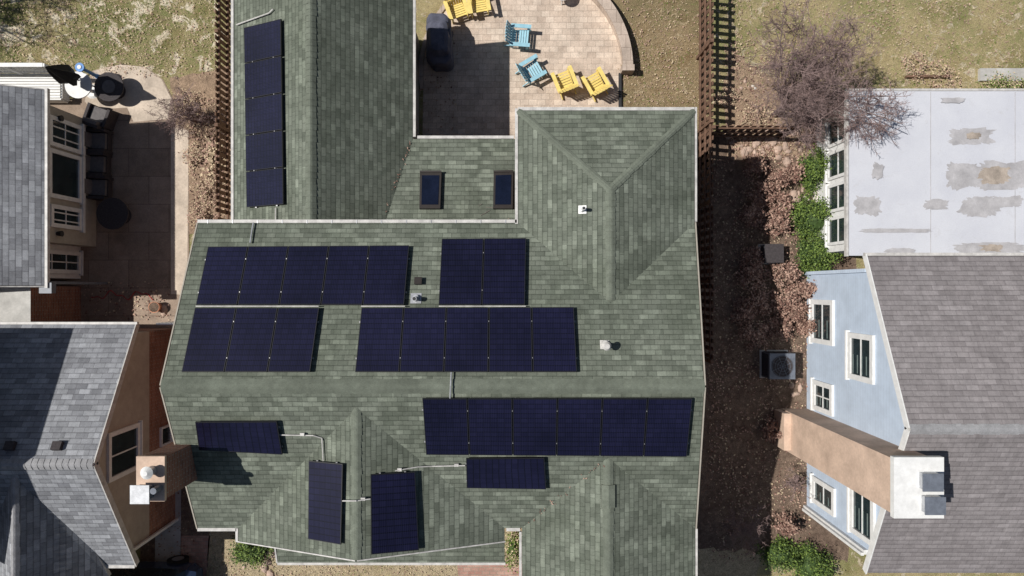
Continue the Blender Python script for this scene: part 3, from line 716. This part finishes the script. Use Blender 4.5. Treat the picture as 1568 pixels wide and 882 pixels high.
def rocks(name,lst,seed,k):
    r_=random.Random(seed); b=B(name)
    for px,py,n,sp,sz in lst:
        for i in range(n):
            c=G(px+r_.gauss(0,sp),py+r_.gauss(0,sp*.7)); rad=sz*r_.uniform(.5,1.3); rot=r_.uniform(0,6); K=7
            ax=r_.uniform(.7,1.3); rings=[(1.,0),(1.05,.25),(.75,.6),(.3,.8)]
            jj=[[r_.uniform(.82,1.15) for _ in range(K)] for _ in rings]
            P=[[c+Vector((math.cos(2*math.pi*q/K+rot)*rad*a*ax*jj[ri][q],math.sin(2*math.pi*q/K+rot)*rad*a/ax*jj[ri][q],h_*rad)) for q in range(K)] for ri,(a,h_) in enumerate(rings)]
            for ri in range(3):
                for q in range(K): b.face([P[ri][q],P[ri][(q+1)%K],P[ri+1][(q+1)%K],P[ri+1][q]],k)
            b.face(P[3],k)
    return b.build()
rocks('garden_rocks',[(1190,222,30,22,.13),(1150,225,14,15,.1),(1215,300,9,7,.13),(1205,275,5,8,.1),(1150,390,6,12,.08),(1218,330,5,6,.1),(1140,130,3,10,.08),(245,475,3,4,.12),(400,855,10,15,.12),(1228,600,6,10,.1)],3,'rock')
rocks('pale_rock',[(1250,297,3,3,.2),(1235,300,2,4,.1),(1150,134,2,3,.08)],4,'rockw')

# ------------------------------------------------ chairs & patio things
def place(o,loc,rot,sc_=1): o.location=loc; o.rotation_euler=(0,0,rot); o.scale=(sc_,)*3
def adirondack(px,py,rot,k):
    b=B('adirondack_chair'); RX=lambda a:Matrix.Rotation(a,3,'X')
    for i in range(6):
        t=i/5; b.obox((0,.28-.46*t,.36-.10*t),.52,.075,.022,RX(.22),k)
    for i in range(7):
        a=(i-3)/3; L=.82-.10*a*a; c=Vector((a*.22+a*.05,-.36,.58)); rot3=Matrix.Rotation(a*.10,3,'Y')
        b.obox(c+Vector((a*.03,0,0)),.078,.022,L,RX(.42)@rot3,k)
    b.obox((0,-.30,.50),.56,.03,.06,RX(.42),k); b.obox((0,-.47,.80),.52,.03,.05,RX(.42),k)
    for sx in(-1,1):
        b.obox((sx*.34,.02,.54),.14,.74,.024,RX(.03),k); b.obox((sx*.31,.30,.27),.03,.1,.54,Matrix.Identity(3),k)
        b.obox((sx*.275,-.08,.22),.026,1.0,.11,RX(.30),k); b.obox((sx*.31,-.30,.30),.03,.08,.5,RX(.2),k)
    o=b.build(); p=G(px,py,.3); place(o,(p.x,p.y,.02),rot,.86); return o
adirondack(796,57,math.radians(-95),'cb'); adirondack(815,108,math.radians(-60),'cb')
adirondack(864,124,math.radians(22),'cy'); adirondack(911,127,math.radians(30),'cy')
adirondack(700,14,math.radians(-160),'cy'); adirondack(733,6,math.radians(-170),'cy')
b=B('white_side_table'); b.cyl((0,0,.42),(0,0,.45),.25,.25,20,'white')
for a in range(4): t=a*math.pi/2; b.cyl((.2*math.cos(t),.2*math.sin(t),0),(.12*math.cos(t),.12*math.sin(t),.42),.02,.02,8,'white')
o=b.build(); place(o,G(860,-2)+Vector((0,0,.012)),0)
# covered grill
b=B('covered_grill',smooth=True); K=40; secs=[(.0,.38,.74),(.3,.39,.76),(.62,.39,.78),(.84,.37,.79),(.88,.34,.74),(.92,.33,.55),(1.05,.30,.48),(1.14,.20,.42),(1.17,.05,.2)]
rings=[]
for zi,(z,a,c) in enumerate(secs):
    ring=[]
    for i in range(K):
        t=2*math.pi*i/K; ct,st=math.cos(t),math.sin(t); f=lambda v:math.copysign(abs(v)**.4,v)
        q=Vector((f(ct)*a,f(st)*c,z)); nn=noise.noise(q*4.5)*.08; q+=Vector((ct,st,.6 if z>.5 else 0))*nn; q.z=max(q.z,0); ring.append(q)
    rings.append(ring)
for i in range(len(rings)-1):
    for j in range(K): b.face([rings[i][j],rings[i][(j+1)%K],rings[i+1][(j+1)%K],rings[i+1][j]],'navy')
b.face(rings[-1],'navy'); o=b.build(); p=G(672,62,.8); place(o,(p.x,p.y,.015),.03)
# left patio furniture
def armchair(px,py,rot):
    b=B('outdoor_armchair')
    b.box(-.33,.33,-.33,.33,.08,.34,'dfurn'); b.obox((0,.02,.40),.54,.56,.12,Matrix.Identity(3),'cush')
    b.obox((0,-.34,.5),.66,.1,.6,Matrix.Rotation(.15,3,'X'),'dfurn'); b.obox((0,-.24,.6),.5,.12,.4,Matrix.Rotation(.15,3,'X'),'cush')
    for s_ in(-1,1): b.box(s_*.36-.05,s_*.36+.05,-.3,.34,.02,.58,'dfurn')
    o=b.build(); p=G(px,py); place(o,(p.x,p.y,.014),rot,.9)
for x,y in((160,220),(158,255),(160,290)): armchair(x,y,math.radians(-90+R.uniform(-6,6)))
armchair(162,183,math.radians(-20))
def table(name,px,py,r,h,k,k2=None):
    b=B(name); b.cyl((0,0,h-.04),(0,0,h),r,r,32,k); b.cyl((0,0,0),(0,0,h-.04),.06,.05,12,k); b.cyl((0,0,0),(0,0,.05),r*.55,r*.4,20,k)
    if k2: b.cyl((0,0,h),(0,0,h+.02),r*.45,r*.45,20,k2)
    o=b.build(); p=G(px,py,h); place(o,(p.x,p.y,.015),0); return o
table('round_patio_table',172,327,.5,.6,'dfurn')
table('fire_pit_table',167,133,.46,.5,'dfurn','cush')
table('white_round_table',120,130,.42,.74,'white')
table('blue_bucket_stand',122,103,.14,.9,'bluep','white')
b=B('patio_umbrella'); a=G(118,122,.8); top=G(70,103,2.5); b.cyl((a.x+.35,a.y-.1,.02),a,.025,.025,8,'alu')
K=10; prev=None
for i,(t,r_) in enumerate(((0,.05),(.1,.2),(.3,.27),(.55,.2),(.8,.11),(1,.02))):
    c=a.lerp(top,t*.95+.05); x=(top-a).normalized(); y=x.orthogonal().normalized(); z=x.cross(y)
    ring=[c+(y*math.cos(2*math.pi*j/K)+z*math.sin(2*math.pi*j/K))*r_*(1.25 if j%2 else .7) for j in range(K)]
    if prev:
        for j in range(K): b.face([prev[j],prev[(j+1)%K],ring[(j+1)%K],ring[j]],'blk')
    prev=ring
b.build()
b=B('white_deck'); p0=G(-80,112,.5); p1=G(92,150,.5)
for i in range(9):
    y=p1.y+(p0.y-p1.y)*(i+.5)/9; b.box(p0.x,p1.x,y-.035,y+.035,.46,.5,'white')
b.box(p0.x,p1.x,p1.y-.05,p1.y,.1,.46,'white'); b.box(p1.x,p1.x+.04,p1.y,p0.y,.1,.46,'white')
for x in (0,.33,.66,1): xx=p0.x+(p1.x-p0.x)*x; b.box(xx-.05,xx+.05,p0.y-.05,p0.y+.05,0,1.3,'white')
b.box(p0.x,p1.x,p0.y-.06,p0.y+.06,1.25,1.31,'white'); b.box(p0.x,p1.x,p0.y-.03,p0.y+.03,.6,.66,'white')
for i in range(34): xx=p0.x+(p1.x-p0.x)*i/34; b.box(xx-.02,xx+.02,p0.y-.02,p0.y+.02,.66,1.25,'white')
b.build()
b=B('garden_hose')
pr=None
for i in range(26):
    t=i/25; q=G(140+95*t,452+5*math.sin(t*14)+3*math.cos(t*31),.02)+Vector((0,0,.02))
    if pr: b.cyl(pr,q,.014,.014,5,'red',False)
    pr=q
b.build()
b=B('terracotta_pot'); p=G(243,470); b.cyl(p,p+Vector((0,0,.3)),.12,.18,16,'terra'); b.cyl(p+Vector((0,0,.3)),p+Vector((0,0,.305)),.16,.16,14,'mulch'); b.build()
# AC unit
def acunit(name,px,py,w,h,fan=True):
    b=B(name); p=G(px,py,h); 
    b.box(-w/2-.05,w/2+.05,-w/2-.05,w/2+.05,0,.06,'gconc'); b.box(-w/2,w/2,-w/2,w/2,.06,h,'slate')
    for i in range(10):
        z=.12+(h-.2)*i/10
        for s_ in(-1,1): b.box(-w/2+.04,w/2-.04,s_*(w/2+.006)-.006,s_*(w/2+.006)+.006,z,z+.02,'dfurn'); b.box(s_*(w/2+.006)-.006,s_*(w/2+.006)+.006,-w/2+.04,w/2-.04,z,z+.02,'dfurn')
    if fan:
        b.cyl((0,0,h),(0,0,h+.006),w*.42,w*.42,28,'dfurn')
        for r_ in(.40,.3,.2,.1):
            for i in range(28):
                t0=2*math.pi*i/28;t1=2*math.pi*(i+1)/28; b.beam((w*r_*math.cos(t0),w*r_*math.sin(t0),h+.02),(w*r_*math.cos(t1),w*r_*math.sin(t1),h+.02),.008,.01,'slate')
        for i in range(4): t=i*math.pi/4+.4; b.beam((-w*.42*math.cos(t),-w*.42*math.sin(t),h+.03),(w*.42*math.cos(t),w*.42*math.sin(t),h+.03),.01,.01,'slate')
    else: b.box(-w/2-.02,w/2+.02,-w/2-.02,w/2+.02,h,h+.04,'dfurn')
    o=b.build(); place(o,(p.x,p.y,.01),0)
acunit('air_conditioner',1198,561,.80,.75); acunit('utility_box',1185,388,.55,.5,False)
b=B('garden_steps'); p=G(1540,118); b.box(p.x-.9,p.x+1.5,p.y-.15,p.y+.25,0,.12,'gconc'); b.box(G(1385,115).x,G(1450,115).x,p.y-.05,p.y+.02,0,.15,'wood'); b.build()
# parked car (bottom-left)
b=B('parked_car')
prof=[(-2.15,.62,.35,.6,.62,.5),(-2.0,.8,.22,.72,.76,.6),(-1.2,.88,.2,.86,.93,.68),(-.5,.9,.2,.9,1.42,.62),(.3,.9,.2,.92,1.48,.62),(1.2,.9,.2,.92,1.40,.6),(1.85,.86,.2,.95,1.0,.66),(2.1,.74,.35,.8,.84,.6)]
S=[]
for x,hw,zl,zb,zt,rh in prof:
    S.append([Vector((x,-hw*.9,zl)),Vector((x,-hw,zl+.2)),Vector((x,-hw,zb)),Vector((x,-rh,zt)),Vector((x,-rh*.5,zt+.03)),Vector((x,rh*.5,zt+.03)),Vector((x,rh,zt)),Vector((x,hw,zb)),Vector((x,hw,zl+.2)),Vector((x,hw*.9,zl))])
for i in range(len(S)-1):
    for j in range(9):
        k='car'
        if j in(2,6) and 2<=i<=5: k='glass'
        if j in(3,4,5) and i in(2,5): k='glass'
        b.face([S[i][j],S[i+1][j],S[i+1][j+1],S[i][j+1]],k)
b.face(S[0],'car'); b.face(S[-1][::-1],'car')
for x in(-1.35,1.3):
    for y in(-.86,.86): b.cyl((x,y-.1,.32),(x,y+.1,.32),.32,.32,20,'tyre'); b.cyl((x,y-.11,.32),(x,y+.11,.32),.18,.18,12,'alu')
o=b.build(); place(o,(-11.9,-9.55,.02),0)

# ------------------------------------------------ light, sky, camera
sc=bpy.context.scene
el=math.radians(53); az=math.radians(-6)
d=Vector((math.cos(el)*math.cos(az),math.cos(el)*math.sin(az),-math.sin(el)))
L=bpy.data.lights.new('sun','SUN'); L.energy=5.0; L.angle=math.radians(.53); L.color=(1,.965,.91)
lo=bpy.data.objects.new('sun',L); sc.collection.objects.link(lo); lo.rotation_euler=d.to_track_quat('-Z','Y').to_euler()
W=bpy.data.worlds.new('World'); sc.world=W; W.use_nodes=True
sk=W.node_tree.nodes.new('ShaderNodeTexSky'); sk.sky_type='NISHITA'; sk.sun_disc=False; sk.sun_elevation=el; sk.sun_rotation=math.radians(276)
bg=W.node_tree.nodes['Background']; W.node_tree.links.new(sk.outputs[0],bg.inputs[0]); bg.inputs[1].default_value=.05
cam=bpy.data.cameras.new('camera'); cam.lens=23.99; cam.sensor_width=36; cam.clip_end=1000
co=bpy.data.objects.new('camera',cam); co.location=(0,0,H); co.rotation_euler=(0,0,0); sc.collection.objects.link(co); sc.camera=co
sc.view_settings.view_transform='Standard'; sc.view_settings.look='None'; sc.view_settings.exposure=0
